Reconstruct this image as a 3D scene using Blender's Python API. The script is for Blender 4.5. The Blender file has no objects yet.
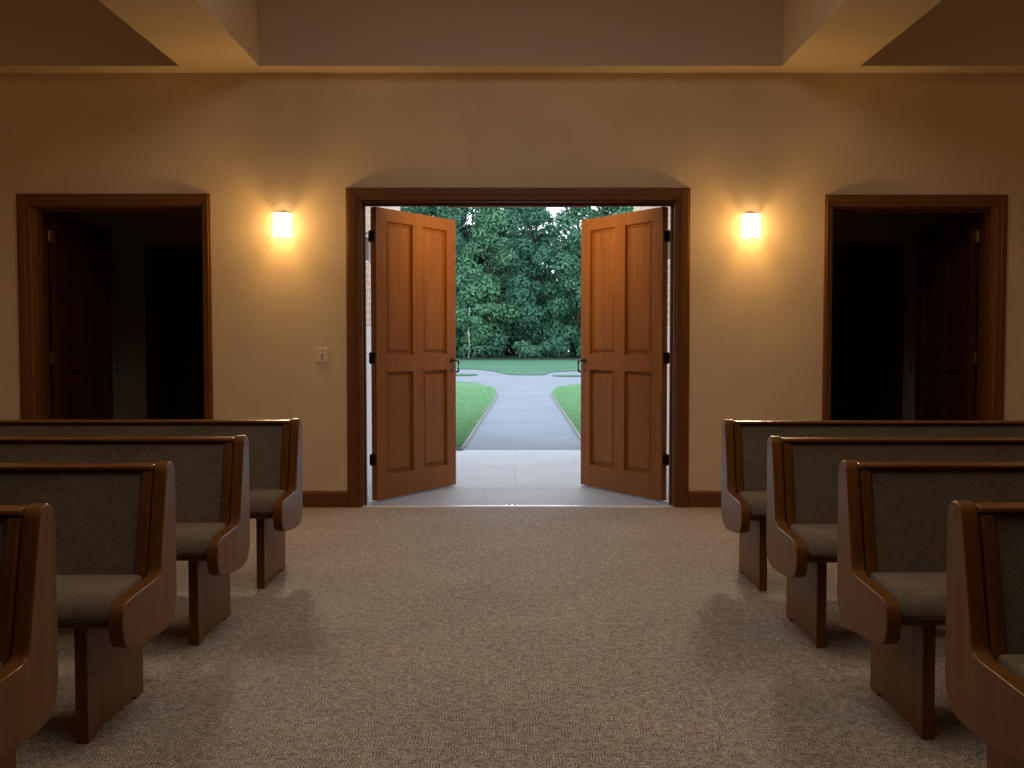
import bpy, bmesh, math, random
from mathutils import Vector, Matrix

scene = bpy.context.scene
COL = scene.collection
PI = math.pi
R = math.radians
rnd = random.Random(7)

# ------------------------------------------------------------------ helpers
def link(o, parent=None):
    COL.objects.link(o)
    if parent is not None:
        o.parent = parent
    return o

def tag(o, label=None, cat=None, group=None, kind=None):
    if label: o['label'] = label
    if cat: o['category'] = cat
    if group: o['group'] = group
    if kind: o['kind'] = kind
    return o

def empty(name, loc=(0, 0, 0), rz=0.0):
    o = bpy.data.objects.new(name, None)
    o.empty_display_size = 0.1
    o.location = loc
    o.rotation_euler = (0, 0, rz)
    return link(o)

class MB:
    """collects shapes, then links them as one mesh object"""
    def __init__(self):
        self.v = []; self.f = []
    def add(self, vs, fs):
        n = len(self.v)
        self.v += [tuple(p) for p in vs]
        self.f += [tuple(i + n for i in q) for q in fs]
        return self
    def box(self, x0, x1, y0, y1, z0, z1):
        if x0 > x1: x0, x1 = x1, x0
        if y0 > y1: y0, y1 = y1, y0
        vs = [(x0,y0,z0),(x1,y0,z0),(x1,y1,z0),(x0,y1,z0),(x0,y0,z1),(x1,y0,z1),(x1,y1,z1),(x0,y1,z1)]
        return self.add(vs, [(0,3,2,1),(4,5,6,7),(0,1,5,4),(1,2,6,5),(2,3,7,6),(3,0,4,7)])
    def prism(self, pts, a, b, axis='x'):
        """extrude a closed 2-D outline along an axis"""
        n = len(pts)
        def P(p, t):
            if axis == 'x': return (t, p[0], p[1])
            if axis == 'y': return (p[0], t, p[1])
            return (p[0], p[1], t)
        vs = [P(p, a) for p in pts] + [P(p, b) for p in pts]
        fs = [tuple(range(n)), tuple(range(2*n-1, n-1, -1))]
        for i in range(n):
            j = (i+1) % n
            fs.append((i, i+n, j+n, j))
        return self.add(vs, fs)
    def tube(self, pts, r, seg=10, caps=True):
        pts = [Vector(p) for p in pts]
        rs = r if isinstance(r, (list, tuple)) else [r]*len(pts)
        rings = []
        up = Vector((0, 0, 1))
        for i, p in enumerate(pts):
            if i == 0: d = pts[1]-p
            elif i == len(pts)-1: d = p-pts[i-1]
            else: d = (pts[i+1]-p).normalized() + (p-pts[i-1]).normalized()
            d.normalize()
            a = d.cross(up)
            if a.length < 1e-3: a = d.cross(Vector((1, 0, 0)))
            a.normalize(); b = d.cross(a)
            rings.append([p + (a*math.cos(2*PI*k/seg) + b*math.sin(2*PI*k/seg))*rs[i] for k in range(seg)])
        vs = [q for ring in rings for q in ring]; fs = []
        for i in range(len(rings)-1):
            for k in range(seg):
                k2 = (k+1) % seg
                fs.append((i*seg+k, i*seg+k2, (i+1)*seg+k2, (i+1)*seg+k))
        if caps:
            fs.append(tuple(range(seg))[::-1]); fs.append(tuple((len(rings)-1)*seg+k for k in range(seg)))
        return self.add(vs, fs)
    def build(self, name, m, parent=None, bevel=0, seg=2, smooth=False, recalc=True):
        me = bpy.data.meshes.new(name)
        me.from_pydata(self.v, [], self.f)
        if recalc:
            bm = bmesh.new(); bm.from_mesh(me)
            bmesh.ops.recalc_face_normals(bm, faces=bm.faces)
            bm.to_mesh(me); bm.free()
        if smooth:
            me.polygons.foreach_set('use_smooth', [True]*len(me.polygons))
        me.materials.append(m)
        o = link(bpy.data.objects.new(name, me), parent)
        if bevel:
            md = o.modifiers.new('bevel', 'BEVEL')
            md.width = bevel; md.segments = seg; md.limit_method = 'ANGLE'; md.angle_limit = R(40)
            md.harden_normals = False
            me.polygons.foreach_set('use_smooth', [True]*len(me.polygons))
            try:
                wn = o.modifiers.new('normals', 'WEIGHTED_NORMAL'); wn.keep_sharp = True
            except Exception:
                pass
        return o

def copy_tree(o, parent=None):
    c = o.copy(); COL.objects.link(c)
    c.parent = parent
    for ch in list(o.children):
        copy_tree(ch, c)
    return c

# ------------------------------------------------------------------ materials
def mat(name, rough=0.6, spec=0.5):
    m = bpy.data.materials.new(name); m.use_nodes = True
    nt = m.node_tree
    b = nt.nodes['Principled BSDF']
    b.inputs['Roughness'].default_value = rough
    b.inputs['Specular IOR Level'].default_value = spec
    return m, nt, b

def N(nt, t, **kw):
    n = nt.nodes.new(t)
    for k, v in kw.items():
        if k in n.inputs: n.inputs[k].default_value = v
        else: setattr(n, k, v)
    return n

def ramp(nt, fac, stops):
    r = nt.nodes.new('ShaderNodeValToRGB')
    el = r.color_ramp.elements
    while len(el) > 1: el.remove(el[-1])
    el[0].position = stops[0][0]; el[0].color = (*stops[0][1], 1)
    for p, c in stops[1:]:
        e = el.new(p); e.color = (*c, 1)
    nt.links.new(fac, r.inputs['Fac'])
    return r.outputs['Color']

def coords(nt, scale=(1, 1, 1), kind='Object'):
    tc = nt.nodes.new('ShaderNodeTexCoord')
    mp = nt.nodes.new('ShaderNodeMapping')
    mp.inputs['Scale'].default_value = scale
    nt.links.new(tc.outputs[kind], mp.inputs['Vector'])
    return mp.outputs['Vector']

def noise(nt, vec, scale, detail=4, rough=0.55, dist=0.0):
    n = nt.nodes.new('ShaderNodeTexNoise')
    n.inputs['Scale'].default_value = scale; n.inputs['Detail'].default_value = detail
    n.inputs['Roughness'].default_value = rough; n.inputs['Distortion'].default_value = dist
    nt.links.new(vec, n.inputs['Vector'])
    return n.outputs['Fac']

def bump(nt, b, h, strength=0.2, dist=0.01):
    n = nt.nodes.new('ShaderNodeBump')
    n.inputs['Strength'].default_value = strength; n.inputs['Distance'].default_value = dist
    nt.links.new(h, n.inputs['Height']); nt.links.new(n.outputs['Normal'], b.inputs['Normal'])

def math_node(nt, op, a, b=None):
    n = nt.nodes.new('ShaderNodeMath'); n.operation = op
    for i, x in enumerate((a, b)):
        if x is None: continue
        if isinstance(x, (int, float)): n.inputs[i].default_value = x
        else: nt.links.new(x, n.inputs[i])
    return n.outputs[0]

def wood(name, c_dark, c_light, rough=0.35, axis='z', scale=1.0, coat=0.0, spec=0.35):
    m, nt, b = mat(name, rough, spec)
    st = {'z': (9, 9, 0.7), 'x': (0.7, 9, 9), 'y': (9, 0.7, 9)}[axis]
    v = coords(nt, tuple(s*scale for s in st))
    n1 = noise(nt, v, 2.2, 6, 0.6, 0.6)
    n2 = noise(nt, v, 14, 3, 0.6)
    mx = math_node(nt, 'ADD', math_node(nt, 'MULTIPLY', n1, 0.75), math_node(nt, 'MULTIPLY', n2, 0.25))
    nt.links.new(ramp(nt, mx, [(0.32, c_dark), (0.68, c_light)]), b.inputs['Base Color'])
    bump(nt, b, n2, 0.05, 0.002)
    if coat:
        b.inputs['Coat Weight'].default_value = coat
        b.inputs['Coat Roughness'].default_value = 0.18
    return m

M = {}
M['door_wood'] = wood('door_wood', (0.235, 0.085, 0.012), (0.36, 0.136, 0.021), 0.5, 'z')
M['door_panel_wood'] = wood('door_panel_wood', (0.22, 0.080, 0.011), (0.37, 0.140, 0.022), 0.5, 'z', 0.8)
M['casing_wood'] = wood('casing_wood', (0.125, 0.044, 0.006), (0.18, 0.066, 0.011), 0.45, 'z')
M['casing_wood_x'] = wood('casing_wood_across', (0.125, 0.044, 0.006), (0.18, 0.066, 0.011), 0.45, 'x')
M['shaded_door'] = wood('shaded_door_wood', (0.055, 0.016, 0.005), (0.09, 0.027, 0.008), 0.45, 'z')  # low light of the side rooms darkened into the wood colour
M['pew_wood'] = wood('pew_wood', (0.085, 0.029, 0.005), (0.165, 0.064, 0.010), 0.32, 'z', 1, 0.0, 0.24)
M['pew_wood_x'] = wood('pew_wood_across', (0.110, 0.037, 0.007), (0.185, 0.068, 0.013), 0.27, 'x', 1, 0.15)

def wall_paint(name, c, var=0.06):
    m, nt, b = mat(name, 0.85, 0.25)
    v = coords(nt)
    n1 = noise(nt, v, 1.3, 5, 0.6, 0.4); n2 = noise(nt, v, 60, 3, 0.6)
    lo = tuple(x*(1-var) for x in c); hi = tuple(min(1, x*(1+var)) for x in c)
    nt.links.new(ramp(nt, n1, [(0.35, lo), (0.65, hi)]), b.inputs['Base Color'])
    bump(nt, b, math_node(nt, 'ADD', n2, math_node(nt, 'MULTIPLY', n1, 2.0)), 0.10, 0.004)
    return m
M['wall'] = wall_paint('wall_paint', (0.69, 0.53, 0.345))
M['rear_wall'] = wall_paint('darkened_rear_wall', (0.26, 0.18, 0.11))  # unseen wall kept dark so less light bounces forward
M['ceiling'] = wall_paint('ceiling_paint', (0.58, 0.47, 0.34), 0.03)
M['room_wall'] = wall_paint('side_room_paint', (0.66, 0.56, 0.40))

def carpet():
    m, nt, b = mat('carpet', 0.80, 0.25)
    v = coords(nt)
    wob = N(nt, 'ShaderNodeTexNoise', Scale=22.0, Detail=2.0); nt.links.new(v, wob.inputs['Vector'])
    vm = N(nt, 'ShaderNodeVectorMath', operation='SCALE'); vm.inputs['Scale'].default_value = 0.012
    nt.links.new(wob.outputs['Color'], vm.inputs[0])
    va = N(nt, 'ShaderNodeVectorMath', operation='ADD'); nt.links.new(v, va.inputs[0]); nt.links.new(vm.outputs[0], va.inputs[1])
    vec = va.outputs[0]
    vo = N(nt, 'ShaderNodeTexVoronoi', Scale=56.0); vo.inputs['Randomness'].default_value = 0.8; nt.links.new(vec, vo.inputs['Vector'])
    sep = nt.nodes.new('ShaderNodeSeparateColor'); nt.links.new(vo.outputs['Color'], sep.inputs[0])
    ang = math_node(nt, 'MULTIPLY', math_node(nt, 'ROUND', math_node(nt, 'MULTIPLY', sep.outputs[0], 4.0)), PI/4)
    rot = N(nt, 'ShaderNodeVectorRotate', rotation_type='Z_AXIS'); nt.links.new(vec, rot.inputs['Vector']); nt.links.new(ang, rot.inputs['Angle'])
    wv = N(nt, 'ShaderNodeTexWave', wave_type='BANDS', bands_direction='X', Scale=32.0, Distortion=0.8); nt.links.new(rot.outputs[0], wv.inputs['Vector'])
    n0 = noise(nt, v, 170, 2, 0.7); n1 = noise(nt, v, 55, 2, 0.6); n2 = noise(nt, v, 22, 2, 0.6)
    fine = math_node(nt, 'ADD', math_node(nt, 'MULTIPLY', n0, .35), math_node(nt, 'ADD', math_node(nt, 'MULTIPLY', n1, .9), math_node(nt, 'MULTIPLY', n2, .45)))
    fine = math_node(nt, 'SUBTRACT', fine, .35); big = noise(nt, v, 1.6, 4, 0.6)
    t = math_node(nt, 'ADD', math_node(nt, 'MULTIPLY', wv.outputs['Fac'], 0.36), math_node(nt, 'MULTIPLY', fine, 0.66))
    t = math_node(nt, 'ADD', t, math_node(nt, 'MULTIPLY', math_node(nt, 'SUBTRACT', big, 0.5), 0.14))
    nt.links.new(ramp(nt, t, [(0.30, (0.030, 0.022, 0.017)), (0.5, (0.165, 0.131, 0.105)), (0.72, (0.48, 0.40, 0.33))]), b.inputs['Base Color'])
    bump(nt, b, t, 0.45, 0.005)
    b.inputs['Sheen Weight'].default_value = 0.15
    return m
M['carpet'] = carpet()

def fabric():
    m, nt, b = mat('pew_fabric', 0.95, 0.1)
    v = coords(nt)
    n1 = noise(nt, v, 260, 2, 0.7); n2 = noise(nt, v, 30, 4, 0.7); n3 = noise(nt, v, 5, 3, 0.5)
    t = math_node(nt, 'ADD', math_node(nt, 'MULTIPLY', n1, 0.62), math_node(nt, 'ADD', math_node(nt, 'MULTIPLY', n2, 0.25), math_node(nt, 'MULTIPLY', n3, 0.13)))
    nt.links.new(ramp(nt, t, [(0.34, (0.058, 0.043, 0.030)), (0.66, (0.205, 0.158, 0.112))]), b.inputs['Base Color'])
    bump(nt, b, n1, 0.25, 0.002)
    b.inputs['Sheen Weight'].default_value = 0.22; b.inputs['Sheen Tint'].default_value = (1.0, .86, .68, 1)
    return m
M['fabric'] = fabric()

def plain(name, c, rough=0.5, metal=0.0, spec=0.5, emit=None, es=0):
    m, nt, b = mat(name, rough, spec)
    b.inputs['Metallic'].default_value = metal
    n = noise(nt, coords(nt), 25, 3)
    nt.links.new(ramp(nt, n, [(0.3, tuple(x*0.92 for x in c)), (0.7, tuple(min(1, x*1.06) for x in c))]), b.inputs['Base Color'])
    if emit:
        b.inputs['Emission Color'].default_value = (*emit, 1); b.inputs['Emission Strength'].default_value = es
    return m
M['black_metal'] = plain('blackened_metal', (0.11, 0.085, 0.065), 0.28, 0.9)
M['hinge_metal'] = plain('dark_hinge_metal', (0.035, 0.027, 0.022), 0.4, 0.8)
M['brass'] = plain('brass_hinge', (0.45, 0.30, 0.12), 0.3, 1.0)
M['aluminium'] = plain('threshold_metal', (0.72, 0.72, 0.74), 0.35, 0.6)
M['switch_plate'] = plain('switch_plate_ivory', (0.78, 0.64, 0.47), 0.45)
M['switch_dark'] = plain('switch_toggle', (0.62, 0.50, 0.38), 0.4)
M['bronze'] = plain('sconce_bracket', (0.50, 0.36, 0.18), 0.45, 0.3)
M['shade'] = plain('sconce_glass', (0.9, 0.82, 0.66), 0.4, 0, 0.4, (1.0, 0.62, 0.27), 34)
def shade_glass(k=.2, es=8.0):
    m, nt, b = mat('sconce_frosted_glass', 0.4, 0.3)
    out = nt.nodes['Material Output']
    b.inputs['Base Color'].default_value = (.9, .8, .62, 1)
    b.inputs['Emission Color'].default_value = (1.0, .80, .50, 1); b.inputs['Emission Strength'].default_value = es
    tr = N(nt, 'ShaderNodeBsdfTransparent'); mx = N(nt, 'ShaderNodeMixShader'); mx.inputs[0].default_value = k
    nt.links.new(tr.outputs[0], mx.inputs[1]); nt.links.new(b.outputs[0], mx.inputs[2]); nt.links.new(mx.outputs[0], out.inputs['Surface'])
    return m
M['shade'] = shade_glass()
M['dimmer_glass'] = shade_glass(.5, 3.0)
M['fill_frame'] = plain('fill_light_frame', (0.55, 0.46, 0.36), 0.6)
M['wing_stone'] = plain('pale_render', (0.66, 0.64, 0.66), 0.8)
M['frame_white'] = plain('porch_window_frame', (0.62, 0.60, 0.58), 0.5)

def brick():
    m, nt, b = mat('brick', 0.85, 0.2)
    tc = nt.nodes.new('ShaderNodeTexCoord')
    sp = nt.nodes.new('ShaderNodeSeparateXYZ'); nt.links.new(tc.outputs['Object'], sp.inputs[0])
    cb = nt.nodes.new('ShaderNodeCombineXYZ')
    nt.links.new(math_node(nt, 'ADD', sp.outputs['Y'], sp.outputs['X']), cb.inputs['X']); nt.links.new(sp.outputs['Z'], cb.inputs['Y'])
    br = N(nt, 'ShaderNodeTexBrick', Scale=1.0)
    br.inputs['Brick Width'].default_value = 0.225; br.inputs['Row Height'].default_value = 0.075; br.inputs['Mortar Size'].default_value = 0.006
    br.inputs['Color1'].default_value = (0.55, 0.36, 0.27, 1); br.inputs['Color2'].default_value = (0.62, 0.46, 0.37, 1); br.inputs['Mortar'].default_value = (0.7, 0.66, 0.6, 1)
    nt.links.new(cb.outputs[0], br.inputs['Vector'])
    nt.links.new(br.outputs['Color'], b.inputs['Base Color'])
    bump(nt, b, br.outputs['Fac'], -0.4, 0.006)
    return m
M['brick'] = brick()

def ground(name, c0, c1, scale, rough=0.9, bs=0.3, fine=60):
    m, nt, b = mat(name, rough, 0.2)
    v = coords(nt)
    n1 = noise(nt, v, scale, 5, 0.6, 0.3); n2 = noise(nt, v, fine, 4, 0.7)
    t = math_node(nt, 'ADD', math_node(nt, 'MULTIPLY', n1, 0.55), math_node(nt, 'MULTIPLY', n2, 0.45))
    nt.links.new(ramp(nt, t, [(0.32, c0), (0.68, c1)]), b.inputs['Base Color'])
    bump(nt, b, n2, bs, 0.01)
    return m
M['lawn'] = ground('lawn', (0.079, 0.159, 0.079), (0.113, 0.204, 0.113), 0.9)
M['far_lawn'] = ground('far_lawn', (0.034, 0.102, 0.055), (0.058, 0.152, 0.083), 0.25, fine=8)
M['grass'] = ground('grass_blades', (0.160, 0.319, 0.151), (0.255, 0.454, 0.248), 3)
M['asphalt'] = ground('asphalt', (0.145, 0.165, 0.191), (0.211, 0.231, 0.261), 0.6, 0.85, 0.3, 45)
M['paving'] = ground('porch_stone', (0.336, 0.350, 0.371), (0.441, 0.455, 0.476), 1.1, 0.6, 0.06, 30)
M['kerb'] = ground('kerb_stone', (0.168, 0.168, 0.160), (0.224, 0.220, 0.208), 4, 0.85, 0.2, 40)
M['soil'] = ground('woodland_floor', (0.010, 0.023, 0.015), (0.026, 0.053, 0.030), 0.5)

def leafmat(name, c0, c1):
    m, nt, b = mat(name, 0.6, 0.3)
    v = coords(nt)
    n1 = noise(nt, v, 0.45, 3, 0.6); n2 = noise(nt, v, 3.2, 3, 0.7)
    t = math_node(nt, 'ADD', math_node(nt, 'MULTIPLY', n1, 0.5), math_node(nt, 'MULTIPLY', n2, 0.5))
    nt.links.new(ramp(nt, t, [(0.35, c0), (0.65, c1)]), b.inputs['Base Color'])
    return m
M['leaf_a'] = leafmat('leaf_mid_green', (0.041, 0.126, 0.070), (0.081, 0.215, 0.126))
M['leaf_b'] = leafmat('leaf_deep_green', (0.030, 0.104, 0.067), (0.063, 0.174, 0.111))
M['leaf_c'] = leafmat('leaf_pale_green', (0.056, 0.155, 0.078), (0.104, 0.252, 0.133))
M['bark'] = ground('bark', (0.03, 0.028, 0.022), (0.075, 0.065, 0.05), 3)
M['pale_bark'] = ground('pale_bark', (0.40, 0.43, 0.40), (0.62, 0.64, 0.60), 2)

def glass():
    m, nt, b = mat('window_glass', 0.06, 0.6)
    b.inputs['Base Color'].default_value = (0.06, 0.10, 0.09, 1)
    return m
M['glass'] = glass()

# ------------------------------------------------------------------ the room
WY = 8.18          # face of the doorway wall
WT = 0.25          # its thickness
BZ = 3.395         # underside of the ceiling beams
HX = 5.4           # half width of the room
REAR = -4.5

def struct(name, mb, m, label, cat, **kw):
    o = mb.build(name, m, **kw)
    return tag(o, label, cat, kind='structure')

struct('floor', MB().box(-HX, HX, REAR, WY, -0.12, 0), M['carpet'], 'brown flecked carpet of the hall, running up to the doorway', 'carpet')

# wall with three openings: main doorway, left and right side doorways
OPS = [(-3.80, -2.455, 2.365), (-1.232, 1.248, 2.412), (2.462, 3.745, 2.358)]
w = MB()
xs = [-HX]
for a, b, h in OPS: xs += [a, b]
xs.append(HX)
for i in range(0, len(xs), 2):
    w.box(xs[i], xs[i+1], WY, WY+WT, 0, 4.6)
for a, b, h in OPS:
    w.box(a, b, WY, WY+WT, h, 4.6)
struct('wall_front', w, M['wall'], 'tan plaster wall with the three doorways in it', 'wall')
struct('wall_left', MB().box(-HX-.2, -HX, REAR, WY+WT, 0, 4.6), M['wall'], 'plain tan side wall beyond the pews on the left', 'wall')
struct('wall_right', MB().box(HX, HX+.2, REAR, WY+WT, 0, 4.6), M['wall'], 'plain tan side wall beyond the pews on the right', 'wall')
struct('wall_rear', MB().box(-HX-.2, HX+.2, REAR-.2, REAR, 0, 4.6), M['rear_wall'], 'plain brown wall behind the viewer', 'wall')
# ceiling plane with an opening for the added overhead fill light in the central bay
SK = (-1.0, 1.0, 1.3, 5.7)
c = MB()
c.box(-HX, SK[0], REAR, WY, 4.35, 4.5); c.box(SK[1], HX, REAR, WY, 4.35, 4.5)
c.box(SK[0], SK[1], REAR, SK[2], 4.35, 4.5); c.box(SK[0], SK[1], SK[3], WY, 4.35, 4.5)
struct('ceiling', c, M['ceiling'], 'recessed tan ceiling inside the coffers', 'ceiling')
def beam(x0, x1, y0, y1, label):
    return struct('ceiling_beam', MB().box(x0, x1, y0, y1, BZ, 4.35), M['ceiling'], label, 'beam')
beam(-2.56, -1.955, REAR, 7.975, 'broad tan ceiling beam running towards the wall, left of centre')
beam(2.01, 2.60, REAR, 7.975, 'broad tan ceiling beam running towards the wall, right of centre')
beam(-HX, HX, 7.975, WY, 'tan ceiling beam lying along the top of the doorway wall')
beam(-1.955, 2.01, -1.2, -0.6, 'tan cross beam between the two long beams')
# added frame around the overhead fill light, out of view
s = MB()
for x in (SK[0]+.03, SK[1]-.03): s.box(x-.03, x+.03, SK[2], SK[3], 4.33, 4.50)
for i in range(5):
    y = SK[2] + .03 + (SK[3]-SK[2]-.06)*i/4
    s.box(SK[0]+.06, SK[1]-.06, y-.025, y+.025, 4.36, 4.48)
fill_o = struct('window_1', s, M['fill_frame'], 'added frame of the unseen overhead fill light in the central ceiling coffer', 'fill_frame')
MB().box(SK[0]-.1, SK[1]+.1, SK[2]-.1, SK[3]+.1, 4.50, 4.52).build('opening_cover', M['fill_frame'], fill_o)  # closes the added opening; the area lamp below does the lighting

# baseboards between the casings
for nm, a, b, lab in [('baseboard_left', -2.39, -1.34, 'dark wood baseboard between the left side doorway and the main doorway'),
                      ('baseboard_right', 1.355, 2.40, 'dark wood baseboard between the main doorway and the right side doorway'),
                      ('baseboard_far_left', -HX, -3.905, 'dark wood baseboard outside the left side doorway'),
                      ('baseboard_far_right', 3.83, HX, 'dark wood baseboard outside the right side doorway')]:
    y1 = WY
    prof = [(y1, 0), (y1-.02, 0), (y1-.02, .10), (y1-.014, .125), (y1-.006, .132), (y1, .132)]
    struct(nm, MB().prism(prof, a, b, 'x'), M['casing_wood_x'], lab, 'baseboard', bevel=.002)

# casings: jamb lining, stop and moulded architrave
def casing(name, x0, x1, h, ox0, ox1, oh, label, stop_y):
    e = empty(name, ((x0+x1)/2, WY, 0)); tag(e, label, 'door frame', kind='structure')
    cx = (x0+x1)/2
    def arch(mb, wA, wB):    # stepped face boards
        return mb
    X0, X1, O0, O1 = x0-cx, x1-cx, ox0-cx, ox1-cx
    l = .018
    # side architraves (two steps) and head
    for (i_, o_) in ((X0, O0), (X1, O1)):
        sg = 1 if o_ > i_ else -1
        m = MB(); m.box(i_ - sg*.0, o_, -.026, 0, 0, oh); m.box(i_ + sg*.034, o_ - sg*.014, -.034, -.026, 0, oh-.014)
        m.build('architrave', M['casing_wood'], e, bevel=.004)
    m = MB(); m.box(X0, X1, -.026, 0, h, oh); m.box(X0-.034, X1+.034, -.034, -.026, h+.034, oh-.014)
    m.build('head_architrave', M['casing_wood_x'], e, bevel=.004)
    # jamb linings
    for (i_, sg) in ((X0, 1), (X1, -1)):
        MB().box(i_, i_ + sg*.012, 0.0, WT+.004, 0, h).box(i_+sg*.012, i_+sg*.03, stop_y-.05, stop_y-.015, 0, h-.012).build('jamb', M['casing_wood'], e, bevel=.002)
    MB().box(X0+.012, X1-.012, 0.0, WT+.004, h-.012, h).box(X0+.03, X1-.03, stop_y-.05, stop_y-.015, h-.034, h-.012).build('head_jamb', M['casing_wood_x'], e, bevel=.002)
    return e
casing('trim_1', -1.232, 1.248, 2.412, -1.335, 1.351, 2.506, 'dark wood frame around the wide main doorway', 0.14)
casing('trim_2', -3.80, -2.455, 2.365, -3.902, -2.392, 2.459, 'dark wood frame around the left side doorway', 0.14)
casing('trim_3', 2.462, 3.745, 2.358, 2.402, 3.826, 2.452, 'dark wood frame around the right side doorway', 0.14)

# ------------------------------------------------------------------ panelled door leaves
def door_leaf(name, pivot, ang, side, w, h, wm, pm, label, handle=True, z0=.012, hinge_mat=None, rails=None):
    """side=+1: hinged on the left; local +x runs from hinge to free edge, local -y is the hall face"""
    e = empty(name, (pivot[0], pivot[1], 0), ang); tag(e, label, 'door', kind='structure')
    T = .056
    # x positions (mirrored for the right leaf)
    sx = side
    st, mu = .135*w/1.13, .145*w/1.13
    pw = (w - 2*st - mu)/2
    zl0, zl1, zt, zb = 1.055, 1.195, h-.105, .205
    y0, y1 = -T, 0.0
    m = MB()
    def bx(a, b, c, d): m.box(sx*a, sx*b, y0, y1, c, d)
    bx(0, st, z0, h); bx(w-st, w, z0, h)
    bx(st, w-st, zt, h); bx(st, w-st, zl0, zl1); bx(st, w-st, z0, zb)
    bx(st+pw, st+pw+mu, zb, zl0); bx(st+pw, st+pw+mu, zl1, zt)
    m.build('leaf_frame', wm, e, bevel=.002)
    for (a, b) in ((st, st+pw), (st+pw+mu, w-st)):
        for (c, d) in ((zb, zl0), (zl1, zt)):
            p = MB()
            # recessed flat, bevelled raised field, both faces
            for f, s in ((y0+.0265, -1), (y1-.0265, 1)):
                i1, i2 = .022, .046
                A = [(sx*a, f, c), (sx*b, f, c), (sx*b, f, d), (sx*a, f, d)]
                B = [(sx*(a+i1), f, c+i1), (sx*(b-i1), f, c+i1), (sx*(b-i1), f, d-i1), (sx*(a+i1), f, d-i1)]
                g = f + s*.012
                Cc = [(sx*(a+i2), g, c+i2), (sx*(b-i2), g, c+i2), (sx*(b-i2), g, d-i2), (sx*(a+i2), g, d-i2)]
                fs = []
                for k in range(4):
                    k2 = (k+1) % 4
                    fs.append((k, k2, 4+k2, 4+k)); fs.append((4+k, 4+k2, 8+k2, 8+k))
                fs.append((8, 9, 10, 11))
                p.add(A+B+Cc, fs)
            p.build('panel', pm, e)
    hm = hinge_mat or M['hinge_metal']
    for zc in (2.157, 1.174, .345):
        hb = MB(); hb.tube([(-sx*.012, -.004, zc-.048), (-sx*.012, -.004, zc+.048)], .008, 10)
        hb.box(-sx*.03, -sx*.004, -.006, -.002, zc-.04, zc+.04)
        hb.box(-sx*.003, 0, -.040, -.002, zc-.045, zc+.045)
        hb.build('hinge', hm, e)
    if handle:
        hx = sx*(w-.062); zc = 1.135
        hd = MB()
        hd.tube([(hx, -T, zc), (hx, -T-.008, zc)], .027, 18)
        pts = [(hx, -T-.006, zc), (hx, -T-.045, zc+.004)]
        for k in range(1, 6):
            t = k/5*PI/2
            pts.append((hx + sx*.012*math.sin(t), -T-.045-.018*math.sin(t), zc+.004-.018*(1-math.cos(t))))
        pts += [(hx+sx*.012, -T-.063, zc-.085)]
        for k in range(1, 6):
            t = k/5*PI/2
            pts.append((hx+sx*.012, -T-.063+.014*(1-math.cos(t)), zc-.085-.014*math.sin(t)))
        pts.append((hx+sx*.012, -T-.036, zc-.099))
        hd.tube(pts, [.009]*2 + [.009]*5 + [.009]*6 + [.008], 10)
        hd.build('handle', M['black_metal'], e, smooth=False, bevel=0)
        kz = MB()
        ring = [(hx + .011*math.cos(2*PI*k/16), zc-.085 + .02*math.sin(2*PI*k/16)) for k in range(16)]
        kz.prism(ring, -T-.004, -T+.001, 'y')
        kz.build('keyhole_plate', M['black_metal'], e)
    return e

door_leaf('door_1', (-1.185, 8.45), R(58.8), 1, 1.13, 2.393, M['door_wood'], M['door_panel_wood'],
          'open brown four-panel leaf hinged on the left of the main doorway')
door_leaf('door_2', (1.222, 8.45), -R(58.0), -1, 1.13, 2.393, M['door_wood'], M['door_panel_wood'],
          'open brown four-panel leaf hinged on the right of the main doorway')
door_leaf('door_3', (-3.782, 8.45), R(88), 1, 1.04, 2.335, M['shaded_door'], M['shaded_door'],
          'shade-darkened panelled door standing open inside the left side doorway', hinge_mat=M['brass'])
door_leaf('door_4', (3.727, 8.45), -R(88), -1, 1.04, 2.335, M['shaded_door'], M['shaded_door'],
          'shade-darkened panelled door standing open inside the right side doorway', hinge_mat=M['brass'])

# threshold of the main doorway
struct('trim_4', MB().prism([(WY-.012, 0), (WY-.004, .008), (WY+.03, .008), (WY+.04, 0)], -1.22, 1.236, 'x'), M['aluminium'],
       'pale metal threshold strip between the carpet and the porch stone', 'threshold')
lp = empty('floor_bolt_plate', (-0.04, WY+.075, 0.002)); tag(lp, 'small metal bolt keep set in the porch stone just beyond the threshold', 'bolt plate')
MB().box(-.05, .05, -.018, .018, 0, .004).build('plate', M['aluminium'], lp, bevel=.001)
MB().tube([(-.022, 0, .003), (-.022, 0, .010)], .010, 12).build('bolt_hole', M['black_metal'], lp)
MB().tube([(.026, 0, .003), (.026, 0, .012)], .009, 12).build('stud', M['black_metal'], lp)

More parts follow.
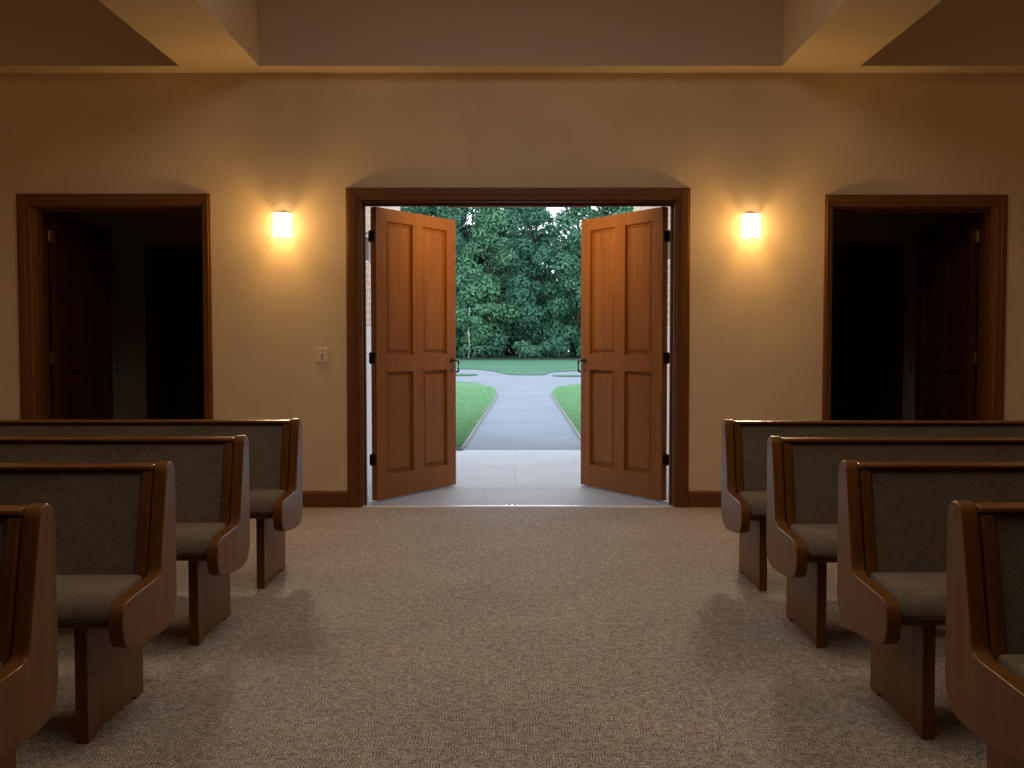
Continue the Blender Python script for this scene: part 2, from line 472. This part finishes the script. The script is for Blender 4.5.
# ------------------------------------------------------------------ side rooms (dark)
for sg, nm in ((-1, 'left'), (1, 'right')):
    xi, xo = 1.75, HX
    def bxs(mb, a, b, *r): return mb.box(sg*a, sg*b, *r)
    struct('floor_'+nm+'_room', bxs(MB(), xi, xo, WY, 11.5, -0.12, -.002), M['carpet'], 'dark carpet of the small room behind the %s side doorway' % nm, 'carpet')
    m = MB(); bxs(m, xi-.05, xo+.2, 11.5, 11.7, 0, 4.0); bxs(m, xo, xo+.2, WY+WT, 11.5, 0, 4.0)
    bxs(m, xi-.03, xi, WY+WT, 11.5, 0, 3.2)
    struct('wall_'+nm+'_room', m, M['room_wall'], 'dim grey-brown wall of the room behind the %s side doorway' % nm, 'wall')
    struct('ceiling_'+nm+'_room', bxs(MB(), xi, xo, WY+WT, 11.5, 3.0, 3.1), M['room_wall'], 'dark ceiling of the room behind the %s side doorway' % nm, 'ceiling')
    # closed dark inner door
    a, b = (2.94, 4.0) if sg < 0 else (3.11, 4.17)
    e = door_leaf('door_5' if sg < 0 else 'door_6', (sg*a if sg > 0 else sg*b, 11.49), 0, 1, b-a, 2.27, M['shaded_door'], M['shaded_door'],
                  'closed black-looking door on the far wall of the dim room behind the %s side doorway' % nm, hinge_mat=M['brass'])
    m = MB()
    for xx in (a-.08, b): bxs(m, xx, xx+.08, 11.44, 11.5, 0, 2.37)
    bxs(m, a, b, 11.44, 11.5, 2.29, 2.37)
    struct('trim_5' if sg < 0 else 'trim_6', m, M['casing_wood'], 'dark frame of the closed door inside the %s side room' % nm, 'door frame', bevel=.004)

# ------------------------------------------------------------------ porch and wings of the building outside
pv = MB().box(-1.55, 1.55, WY+.03, 12.45, -.12, -.006)
rows = [(WY+.03, 9.22), (9.228, 10.85), (10.858, 12.45)]
for k, (a, b) in enumerate(rows):
    cuts = [-1.55, -.02 if k else -.28, 1.55]
    for i in range(2):
        pv.box(cuts[i]+.004, cuts[i+1]-.004, a, b, -.12, 0)
struct('porch_paving', pv, M['paving'], 'pale stone slabs of the porch just outside the main doorway', 'paving', bevel=.002)
for sg, nm, n in ((-1, 'left', 2), (1, 'right', 3)):
    m = MB()
    y0, y1, x0, x1 = WY+WT, 13.9, 1.55, 1.75
    # a window opening in the brick flank
    wy0, wy1, wz0, wz1 = 10.1, 11.15, 2.12, 2.43
    def b_(a, b, c, d): m.box(sg*x0, sg*x1, a, b, c, d)
    b_(y0, wy0, 1.46, 4.6); b_(wy1, y1, 1.46, 4.6); b_(wy0, wy1, 1.46, wz0); b_(wy0, wy1, wz1, 4.6)
    m.box(sg*x1, sg*(HX+.2), y1-.2, y1, 0, 4.6)
    struct('wall_porch_'+nm, m, M['brick'], 'pinkish brick wing wall seen past the hinges of the %s main door leaf' % nm, 'wall')
    struct('trim_%d' % (6+n), MB().box(sg*(x0-.02), sg*x1, y0, y1, 0, 1.46), M['wing_stone'],
           'pale rendered plinth under the brick wing wall on the %s' % nm, 'plinth', bevel=.006)
    wf = MB()
    for (a, b, c, d) in ((wy0, wy1, wz0, wz0+.03), (wy0, wy1, wz1-.03, wz1), (wy0, wy0+.03, wz0+.03, wz1-.03), (wy1-.03, wy1, wz0+.03, wz1-.03)):
        wf.box(sg*(x0+.02), sg*(x0+.07), a, b, c, d)
    wo = struct('window_%d' % n, wf, M['frame_white'], 'small high window in the %s brick wing wall' % nm, 'window')
    MB().box(sg*(x0+.04), sg*(x0+.05), wy0+.03, wy1-.03, wz0+.03, wz1-.03).build('pane', M['glass'], wo)
struct('wing_roof', MB().box(-HX-.2, HX+.2, REAR-.2, WY+WT, 4.6, 4.75).box(-HX-.2, -1.55, WY+WT, 13.9, 4.6, 4.75).box(1.55, HX+.2, WY+WT, 13.9, 4.6, 4.75),
       M['wing_stone'], 'flat roof over the hall and its two wings', 'roof')

# ------------------------------------------------------------------ grounds
struct('asphalt_path', MB().box(-40, 40, 12.45, 62, -.15, 0), M['asphalt'], 'grey asphalt path widening into a cross lane', 'path')
def smooth_poly(pts, n=6):
    out = []
    for i in range(len(pts)-1):
        p0 = Vector(pts[max(i-1, 0)]); p1 = Vector(pts[i]); p2 = Vector(pts[i+1]); p3 = Vector(pts[min(i+2, len(pts)-1)])
        for k in range(n):
            t = k/n
            out.append(tuple(0.5*((2*p1) + (-p0+p2)*t + (2*p0-5*p1+4*p2-p3)*t*t + (-p0+3*p1-3*p2+p3)*t**3)))
    out.append(tuple(pts[-1]))
    return out
L_EDGE = smooth_poly([(-.70, 12.46), (-.667, 12.8), (-.604, 16.9), (-.516, 21.4), (-.50, 24.07), (-.514, 25.4), (-.602, 27.2), (-.843, 29.2), (-1.2, 31.2), (-1.554, 32.3), (-1.93, 32.85), (-3.2, 33.6), (-6, 34.3), (-14, 35), (-38, 35.5)])
R_EDGE = smooth_poly([(.86, 12.46), (.862, 14.1), (.864, 16.9), (.848, 20.5), (.843, 23.65), (.861, 25.2), (.949, 26.65), (1.17, 28.3), (1.465, 29.85), (1.88, 31.0), (3.2, 32.6), (6, 33.8), (14, 35), (38, 35.5)])
FAR = smooth_poly([(-38, 52), (-14, 50), (-6, 48.3), (-2.75, 46.9), (-1.63, 45.8), (-.9, 42.9), (-.383, 39.8), (-.075, 39.0), (.484, 38.7), (1.057, 39.2), (1.33, 41.8), (2.0, 43.2), (2.66, 43.9), (6, 46), (14, 49), (38, 52)])
def lawn(name, outline, m, label, h=.03):
    return struct(name, MB().prism(outline, -.1, h, 'z'), m, label, 'lawn')
lawn('lawn', L_EDGE + [(-38, 14.0), (-1.56, 14.0), (-1.5, 12.46)], M['lawn'], 'green lawn to the left of the asphalt path')
lawn('lawn', R_EDGE + [(38, 14.0), (1.56, 14.0), (1.5, 12.46)], M['lawn'], 'green lawn to the right of the asphalt path')
lawn('lawn', FAR + [(38, 66), (-38, 66)], M['far_lawn'], 'far lawn between the cross lane and the trees')
struct('woodland_floor', MB().box(-45, 45, 62, 110, -.2, .02).box(-45, 45, 66, 110, .02, .035), M['soil'], 'dark ground under the trees', 'ground')
def blob(cx, cy, rx, ry, n=24):
    return [(cx+rx*math.cos(2*PI*k/n), cy+ry*math.sin(2*PI*k/n)) for k in range(n)]
lawn('grass_island', blob(-2.4, 38.8, .92, 1.05), M['far_lawn'], 'small grass island in the lane on the left', .04)
lawn('grass_island', blob(2.5, 37.7, 1.2, .6), M['far_lawn'], 'small grass island in the lane on the right', .04)
def edging(edge, sg, label):
    m = MB(); pts = edge[:38]
    for i in range(len(pts)-1):
        (xa, ya), (xb, yb) = pts[i], pts[i+1]
        d = Vector((xb-xa, yb-ya)).normalized(); nrm = Vector((d.y, -d.x))*sg*.032
        m.prism([(xa, ya), (xb, yb), (xb+nrm.x, yb+nrm.y), (xa+nrm.x, ya+nrm.y)], -.05, .028, 'z')
    return struct('kerb_edging', m, M['kerb'], label, 'kerb')
edging(L_EDGE, 1, 'thin pale kerb along the left edge of the path')
edging(R_EDGE, -1, 'thin pale kerb along the right edge of the path')

def grass(edge, sg, label):
    r = random.Random(3 if sg < 0 else 4); vs = []; fs = []
    def ex(y):
        for i in range(len(edge)-1):
            if edge[i][1] <= y <= edge[i+1][1]:
                t = (y-edge[i][1])/max(1e-6, edge[i+1][1]-edge[i][1]); return edge[i][0]+(edge[i+1][0]-edge[i][0])*t
        return edge[-1][0]
    for q_ in range(46000):
        y = 12.5 + (r.random()**1.6)*16
        x = ex(y) + sg*(.01 + (r.random()**1.3*(.5 + (y-12.5)*.09) if q_ % 2 else r.random()**1.8*7.0))
        if abs(x) > 1.5 and y < 14: continue
        h = .022 + .03*r.random(); a = r.random()*PI; wd = .005 + .0004*(y-12)
        dx, dy = math.cos(a)*wd, math.sin(a)*wd
        lx, ly = r.uniform(-.02, .02), r.uniform(-.02, .02)
        n = len(vs)
        vs += [(x-dx, y-dy, .028), (x+dx, y+dy, .028), (x+lx, y+ly, .028+h)]
        fs.append((n, n+1, n+2))
    m = MB(); m.v = vs; m.f = fs
    return tag(m.build('grass', M['grass'], recalc=False), label, 'grass', kind='stuff')
grass(L_EDGE, -1, 'short grass blades on the lawn left of the path')
grass(R_EDGE, 1, 'short grass blades on the lawn right of the path')

# ------------------------------------------------------------------ trees
def leaf_cloud(r, blobs, per, size):
    vs = []; fs = []
    for (c, rad) in blobs:
        c = Vector(c)
        for _ in range(int(per*rad*rad)):
            d = Vector((r.gauss(0, 1), r.gauss(0, 1), r.gauss(0, 1))).normalized()
            if d.z < -.35 and r.random() < .6: d.z = -d.z
            p = c + Vector((d.x*rad, d.y*rad, d.z*rad*.8))*(0.72 + .34*r.random())
            n = (d*.8 + Vector((r.gauss(0, .5), r.gauss(0, .5), r.gauss(.35, .5)))).normalized()
            a = n.cross(Vector((r.gauss(0, 1), r.gauss(0, 1), r.gauss(0, 1)))).normalized(); b = n.cross(a)
            s = size*(.55 + .8*r.random())
            droop = n*(-.25*s)
            k = len(vs)
            vs += [tuple(p - a*s), tuple(p + b*s*.42), tuple(p + a*s + droop), tuple(p - b*s*.42)]
            fs.append((k, k+1, k+2, k+3))
    return vs, fs

def crown_blobs(r, h, rad, low, nb):
    out = []
    for i in range(nb):
        z = low + (h-low)*(i+.5)/nb
        t = (z-low)/(h-low)
        prof = rad*(math.sin(PI*min(1, .18+.82*t))**.6)*(1-.35*t)
        a = r.random()*2*PI; q = prof*math.sqrt(r.random())
        out.append(((q*math.cos(a), q*math.sin(a), z), (.28+.2*r.random())*rad*(1-.3*t)))
    return out

def make_tree(seed, h, rad, low, nb, per, size, lm, trunk_r=.16, bark='bark'):
    r = random.Random(seed)
    e = empty('tree')
    vs, fs = leaf_cloud(r, crown_blobs(r, h, rad, low, nb), per, size)
    m = MB(); m.v = vs; m.f = fs
    m.build('foliage', M[lm], e, recalc=False)
    t = MB()
    bend = [(0, 0, 0), (.1*r.uniform(-1, 1), .1, h*.25), (.25*r.uniform(-1, 1), .1, h*.5), (.3*r.uniform(-1, 1), 0, h*.82)]
    t.tube(bend, [trunk_r, trunk_r*.8, trunk_r*.55, trunk_r*.2], 8)
    for k in range(7):
        a = r.random()*2*PI; z = h*(.28+.08*k); q = rad*.75
        t.tube([(bend[1][0]*z/h*2, .05, z), (q*.5*math.cos(a), q*.5*math.sin(a), z+rad*.35), (q*math.cos(a), q*math.sin(a), z+rad*.55)], [trunk_r*.4, trunk_r*.25, trunk_r*.08], 6)
    t.build('trunk', M[bark], e, smooth=True)
    return e

protos = [make_tree(11, 13.5, 3.1, 1.0, 54, 430, .155, 'leaf_a'),
          make_tree(12, 14.5, 2.9, 1.2, 54, 430, .155, 'leaf_b'),
          make_tree(13, 11.5, 2.7, .8, 46, 440, .15, 'leaf_c')]
used = [False]*3
def put_tree(k, x, y, rz, sc, label, group=None):
    o = protos[k]
    if used[k]: o = copy_tree(protos[k])
    used[k] = True
    o.location = (x, y, .03); o.rotation_euler = (0, 0, rz); o.scale = (sc, sc, sc)
    tag(o, label, 'tree', group)
    if group is None and 'group' in o: del o['group']
    return o
G = 'trees along the edge of the lawn'
front = [(1, -10.2, 77.5, .3, 1.0, 'deep green tree beyond the far lawn, hidden low down by the left door leaf'),
         (0, -5.6, 76.5, 1.7, .96, 'leafy tree just right of the free edge of the left door leaf'),
         (2, -2.0, 75.8, 2.2, .98, 'pale green bushy tree beyond the far lawn, left of the centre of the view'),
         (1, 1.2, 77.0, 4.0, .86, 'deep green tree standing in line with the middle of the path'),
         (0, 4.4, 76.0, 5.2, .90, 'leafy tree just left of the free edge of the right door leaf'),
         (2, 8.2, 77.0, .9, 1.02, 'pale green tree beyond the far lawn, hidden low down by the right door leaf'),
         (1, 12.2, 78.0, 2.6, 1.0, 'deep green tree behind the right door leaf near its hinges'),
         (0, -14.6, 78.5, 3.6, 1.0, 'leafy tree behind the left door leaf near its hinges')]
for k, x, y, rz, sc, lab in front: put_tree(k, x, y, rz, sc, lab, G)
B = 'taller trees in the wood behind'
for i, (k, x, y, rz, sc) in enumerate([(0, -12.5, 86, 1, 1.25), (1, -8, 85, 2.5, 1.2), (1, -3.6, 86.5, .6, 1.18), (0, -0.2, 88, 3.1, 1.12), (0, 7.6, 87, 5, 1.02), (1, 11.5, 86, 4.4, 1.22), (1, -6.0, 89, 1.5, 1.2), (0, 16, 86, 2, 1.2)]):
    put_tree(k, x, y, rz, sc, 'tall tree in the second row, cut off by the door head', B)

def make_shrub(seed, rad, h, lm):
    r = random.Random(seed); e = empty('shrub')
    bl = []
    for i in range(14):
        a = r.random()*2*PI; q = rad*.7*math.sqrt(r.random())
        bl.append(((q*math.cos(a), q*math.sin(a)*.7, h*(.25+.55*r.random())), rad*(.32+.2*r.random())))
    vs, fs = leaf_cloud(r, bl, 420, .15)
    m = MB(); m.v = vs; m.f = fs; m.build('foliage', M[lm], e, recalc=False)
    t = MB()
    for k in range(5):
        a = k*1.3; t.tube([(0, 0, 0), (.3*rad*math.cos(a), .3*rad*math.sin(a), h*.4), (.6*rad*math.cos(a), .6*rad*math.sin(a), h*.75)], [.04, .03, .012], 6)
    t.build('stems', M['bark'], e)
    return e
shrubs = [make_shrub(31, 1.5, 1.7, 'leaf_b'), make_shrub(32, 1.2, 1.3, 'leaf_a')]
su = [False, False]
SL = ['low dark shrub at the foot of the trees, hidden behind the left door leaf', 'low shrub beside the left door leaf at the edge of the wood',
      'low shrub under the pale green tree', 'small rounded shrub in line with the middle of the path', 'low shrub right of the rounded one under the trees',
      'low shrub beside the right door leaf at the edge of the wood', 'low dark shrub at the foot of the trees, hidden behind the right door leaf']
for i, (k, x, y, rz, sc) in enumerate([(0, -8.2, 75.5, 0, 1.2), (0, -4.9, 75.2, 1, 1.0), (0, -1.9, 74.9, 2, .9), (1, .75, 74.2, 3, .85), (0, 2.9, 75.2, 4, 1.0), (0, 5.4, 75.0, 5, 1.0), (0, 9.4, 75.6, 2.4, 1.2)]):
    o = shrubs[k] if not su[k] else copy_tree(shrubs[k]); su[k] = True
    o.location = (x, y, .03); o.rotation_euler = (0, 0, rz); o.scale = (sc, sc, sc)
    tag(o, SL[i], 'shrub', 'shrubs at the foot of the trees')
# thin pale sapling at the left
sp = empty('sapling', (-3.42, 73.6, .03)); tag(sp, 'slender sapling with a pale trunk, beside the left door leaf', 'tree')
MB().tube([(0, 0, 0), (.03, 0, 1.0), (-.02, 0, 2.0), (.06, .1, 3.6)], [.055, .05, .045, .02], 8).build('trunk', M['pale_bark'], sp, smooth=True)
r_ = random.Random(77)
vs, fs = leaf_cloud(r_, [((r_.uniform(-.7, .7), r_.uniform(-.5, .5), 2.2+1.6*r_.random()), .4+.2*r_.random()) for _ in range(9)], 420, .14)
m = MB(); m.v = vs; m.f = fs; m.build('foliage', M['leaf_c'], sp, recalc=False)
# distant hedge of wood behind everything
r_ = random.Random(5)
bl = [((r_.uniform(-30, 30), r_.uniform(-1.5, 1.5), .2+9.6*r_.random()**1.1), 1.5+.8*r_.random()) for _ in range(480)]
vs, fs = leaf_cloud(r_, bl, 62, .33)
m = MB(); m.v = vs; m.f = fs
o = m.build('undergrowth', M['leaf_b'], recalc=False); o.location = (0, 93, 0)
tag(o, 'dark mass of undergrowth deep in the wood behind the trees', 'undergrowth', kind='stuff')

# ------------------------------------------------------------------ pews
PEW_L = 3.9
PROF = [(0, .40), (0, .835), (.006, .856), (.022, .873), (.045, .882), (.068, .880), (.085, .869), (.094, .850),
        (.118, .76), (.143, .64), (.166, .53), (.174, .506), (.19, .495), (.22, .492), (.34, .489), (.465, .484), (.495, .478),
        (.515, .464), (.526, .44), (.528, .40), (.518, .362), (.500, .340), (.470, .326), (.42, .314), (.32, .300), (.20, .291), (.12, .289), (.07, .296), (.03, .316), (.008, .352)]
def make_pew(sg):
    """sg=-1: runs off to the left of the aisle.  Local origin: floor under the rear of the aisle end panel; seat faces -y"""
    e = empty('pew')
    L = PEW_L
    def X(x): return sg*x
    outline = [(-s_, z) for s_, z in PROF]
    for x0 in (0, L-.048):
        ep = MB().prism(outline, X(x0), X(x0+.048), 'x').build('end_panel', M['pew_wood'], e, bevel=.0055, seg=3)
        if x0 == 0:
            MB().tube([(X(.002), -.047, .842), (X(-.0015), -.047, .842)], .009, 14).build('plug', M['casing_wood'], ep)
    a, b = .058, L-.058
    # seat board and cushion
    MB().prism([(-.06, .388), (-.06, .409), (-.468, .409), (-.474, .404), (-.474, .392), (-.468, .388)], X(.048), X(L-.048), 'x').build('seat_board', M['pew_wood_x'], e, bevel=.003)
    cp = [(-.17, .41), (-.165, .45), (-.17, .490), (-.20, .503), (-.30, .505), (-.40, .502), (-.445, .494), (-.475, .479), (-.494, .456), (-.500, .430), (-.494, .413), (-.48, .409)]
    q = MB(); q.prism(cp, X(a), X(b), 'x'); q.build('seat_cushion', M['fabric'], e, bevel=.026, seg=4)
    # tilted back: panel behind, cushion and side stiles in front
    def back(s_top, s_bot, z_top, z_bot, th):
        return [(-s_top, z_top), (-s_bot, z_bot), (-(s_bot-th), z_bot), (-(s_top-th), z_top)]
    MB().prism(back(.052, .150, .852, .408, .022), X(.048), X(L-.048), 'x').build('back_panel', M['pew_wood_x'], e, bevel=.002)
    bc = [(-.055, .852), (-.075, .855), (-.092, .850), (-.101, .834), (-.128, .70), (-.155, .58), (-.178, .478), (-.145, .478)]
    MB().prism(bc, X(.086), X(L-.086), 'x').build('back_cushion', M['fabric'], e, bevel=.010, seg=3)
    for x0 in (.050, L-.050-.034):
        MB().prism(back(.108, .194, .853, .478, .05), X(x0), X(x0+.034), 'x').build('side_stile', M['pew_wood'], e, bevel=.004)
    tr = [(-.028, .856), (-.026, .868), (-.034, .874), (-.098, .876), (-.109, .872), (-.111, .864), (-.106, .857)]
    MB().prism(tr, X(.046), X(L-.046), 'x').build('top_rail', M['pew_wood_x'], e, bevel=.003, seg=2)
    sp_ = [(.06, .0), (-.02, .0), (-.03, .014), (-.37, .014), (-.38, .0), (-.445, .0), (-.445, .386), (.02, .386), (.06, .30)]
    for x0 in (.150, L/2, L-.192):
        MB().prism(sp_, X(x0), X(x0+.042), 'x').build('support', M['pew_wood'], e, bevel=.004)
    return e
LP = [(-1.213, 5.86, 'farthest row, by the doorway wall'), (-1.247, 4.826, 'third row from the viewer'),
      (-1.251, 3.792, 'second row from the viewer'), (-1.260, 2.825, 'nearest row, cut off')]
RP = [(1.145, 5.80, LP[0][2]), (1.155, 4.79, LP[1][2]), (1.187, 3.828, LP[2][2]), (1.195, 2.873, LP[3][2])]
for sg, rows_, side in ((-1, LP, 'left'), (1, RP, 'right')):
    pr = make_pew(sg)
    pews = [pr] + [copy_tree(pr) for _ in range(3)]
    for o, (x, y, d) in zip(pews, rows_):
        o.location = (x, y, 0)
        if (sg*x) and y > 4.5:      # the two far rows stand on feet set a little nearer the aisle
            for ch in o.children:
                if ch.name.startswith('support'): ch.location = (-sg*.022, .06, 0)
        tag(o, 'wooden pew with grey cushions %s of the aisle, %s' % (side, d), 'pew', 'pews %s of the aisle' % side)

# ------------------------------------------------------------------ wall fittings
def sconce(x, z, label):
    e = empty('wall_sconce', (x, WY, z)); tag(e, label, 'wall lamp', 'lit wall sconces')
    w2, hh, dp, n = .070, .093, .095, 20
    m = MB(); o_ = []; i_ = []
    for k in range(n+1):
        t = -PI/2 + PI*k/n
        # flattened half round
        cx, cy = math.sin(t), math.cos(t)
        ex = abs(cx)**.75*(1 if cx >= 0 else -1)
        o_.append((w2*ex, -.012 - dp*abs(cy)**.75)); i_.append(((w2-.005)*ex, -.012 - (dp-.005)*abs(cy)**.75))
    m.prism(o_ + i_[::-1], -hh, hh, 'z'); sh = m.build('shade', M['shade'], e, bevel=0)
    MB().prism(i_, hh-.004, hh-.001, 'z').build('upward_dimmer', M['dimmer_glass'], e)  # added disc that dims the light going up to the beams
    MB().box(-.05, .05, -.014, 0, -.078, .099).build('back_plate', M['bronze'], e, bevel=.004)
    b = MB()
    b.prism([(.042*math.cos(PI*k/12), .094 + .02*math.sin(PI*k/12)) for k in range(13)], -.013, -.001, 'y')
    b.build('top_bracket', M['bronze'], e, bevel=.003)
    ld = bpy.data.lights.new('sconce_bulb', 'POINT'); ld.energy = SC_W; ld.color = SC_C; ld.shadow_soft_size = .03
    ld.use_nodes = True; ln = ld.node_tree; em = ln.nodes['Emission']; fo = ln.nodes.new('ShaderNodeLightFalloff'); fo.inputs['Strength'].default_value = 1.0; fo.inputs['Smooth'].default_value = .16
    ln.links.new(fo.outputs['Quadratic'], em.inputs['Strength'])
    l = link(bpy.data.objects.new('bulb', ld), e); l.location = (0, -.085, 0)
    sd = bpy.data.lights.new('sconce_throw', 'SPOT'); sd.energy = SP_W; sd.color = (1.0, .76, .52); sd.shadow_soft_size = .13
    sd.spot_size = R(135); sd.spot_blend = 1.0; sd.use_nodes = True
    ln = sd.node_tree; em = ln.nodes['Emission']; fo = ln.nodes.new('ShaderNodeLightFalloff'); fo.inputs['Strength'].default_value = 1.0
    ln.links.new(fo.outputs['Linear'], em.inputs['Strength'])
    l = link(bpy.data.objects.new('throw', sd), e); l.location = (0, -.09, -.02); l.rotation_euler = (-R(48), 0, 0)
    return e
SC_W = 38.0
SP_W = 36.0
SC_C = (1.0, .58, .17)
sconce(-1.83, 2.21, 'lit white wall sconce between the left side doorway and the main doorway')
sconce(1.827, 2.203, 'lit white wall sconce between the main doorway and the right side doorway')

sw = empty('light_switch', (-1.532, WY, 1.202)); tag(sw, 'ivory light switch on the wall left of the main doorway', 'light switch')
MB().box(-.048, .048, -.007, 0, -.056, .056).build('plate', M['switch_plate'], sw, bevel=.003)
MB().prism([(-.006, -.011), (-.019, .007), (-.016, .012), (-.006, .010)], -.006, .006, 'x').build('toggle', M['switch_dark'], sw, bevel=.001)
MB().box(-.011, .011, -.009, -.006, -.02, .02).build('toggle_surround', M['switch_dark'], sw)
for z in (-.034, .034):
    MB().tube([(0, -.006, z), (0, -.0085, z)], .005, 10).build('screw', M['hinge_metal'], sw)

# added fill bar under the doorway head, warms the upper door leaves
hl = empty('door_fill_bar', (.008, WY+.215, 2.388)); tag(hl, 'added warm fill bar tucked under the head of the main doorway', 'lamp')
MB().box(-.55, .55, -.015, .015, -.006, .012).build('housing', M['bronze'], hl, bevel=.002)
ld = bpy.data.lights.new('door_fill_light', 'AREA'); ld.shape = 'RECTANGLE'; ld.size = 1.0; ld.size_y = .02
ld.energy = 13; ld.color = (1.0, .57, .13)
lo = link(bpy.data.objects.new('door_fill', ld), hl); lo.location = (0, .025, -.012); lo.rotation_euler = (R(80), 0, 0)
# ------------------------------------------------------------------ light
wd = bpy.data.worlds.new('dusk_sky'); scene.world = wd; wd.use_nodes = True
nt = wd.node_tree; bg = nt.nodes['Background']
tc = nt.nodes.new('ShaderNodeTexCoord'); sx_ = nt.nodes.new('ShaderNodeSeparateXYZ'); nt.links.new(tc.outputs['Generated'], sx_.inputs[0])
nt.links.new(ramp(nt, sx_.outputs['Z'], [(0.0, (.86, .95, 1.0)), (.45, (.82, .92, 1.0)), (1.0, (.52, .62, .80))]), bg.inputs['Color'])
bg.inputs['Strength'].default_value = 3.4

def area(name, loc, rot, sx, sy, watts, col, spread=180):
    ld = bpy.data.lights.new(name, 'AREA'); ld.shape = 'RECTANGLE'; ld.size = sx; ld.size_y = sy
    ld.energy = watts; ld.color = col; ld.spread = R(spread)
    o = link(bpy.data.objects.new(name, ld)); o.location = loc; o.rotation_euler = rot
    return o
area('overhead_fill_light', (0, 3.5, 4.34), (0, 0, 0), 1.8, 4.2, 64, (1.0, .89, .80))  # added overhead fill for the hall, no daylight enters here
for sgn in (-1, 1):
    area('coffer_fill', (sgn*4.0, 3.5, 4.34), (0, 0, 0), 1.2, 5.0, 17, (1.0, .66, .34))  # added warm fills that lift the side coffers and pew seats

# ------------------------------------------------------------------ camera
cd = bpy.data.cameras.new('camera'); cd.sensor_width = 36; cd.lens = 36*1040/1024
cd.shift_x = -5/1024; cd.clip_start = .05; cd.clip_end = 500
cam = link(bpy.data.objects.new('camera', cd)); cam.location = (0, 0, 1.32)
cam.rotation_euler = (PI/2 - math.atan(44/1040), 0, 0)
scene.camera = cam
vs_ = scene.view_settings
scene.display_settings.display_device = 'sRGB'
vs_.view_transform = 'Standard'; vs_.look = 'None'; vs_.exposure = 0.0; vs_.gamma = 1.0; vs_.use_curve_mapping = False
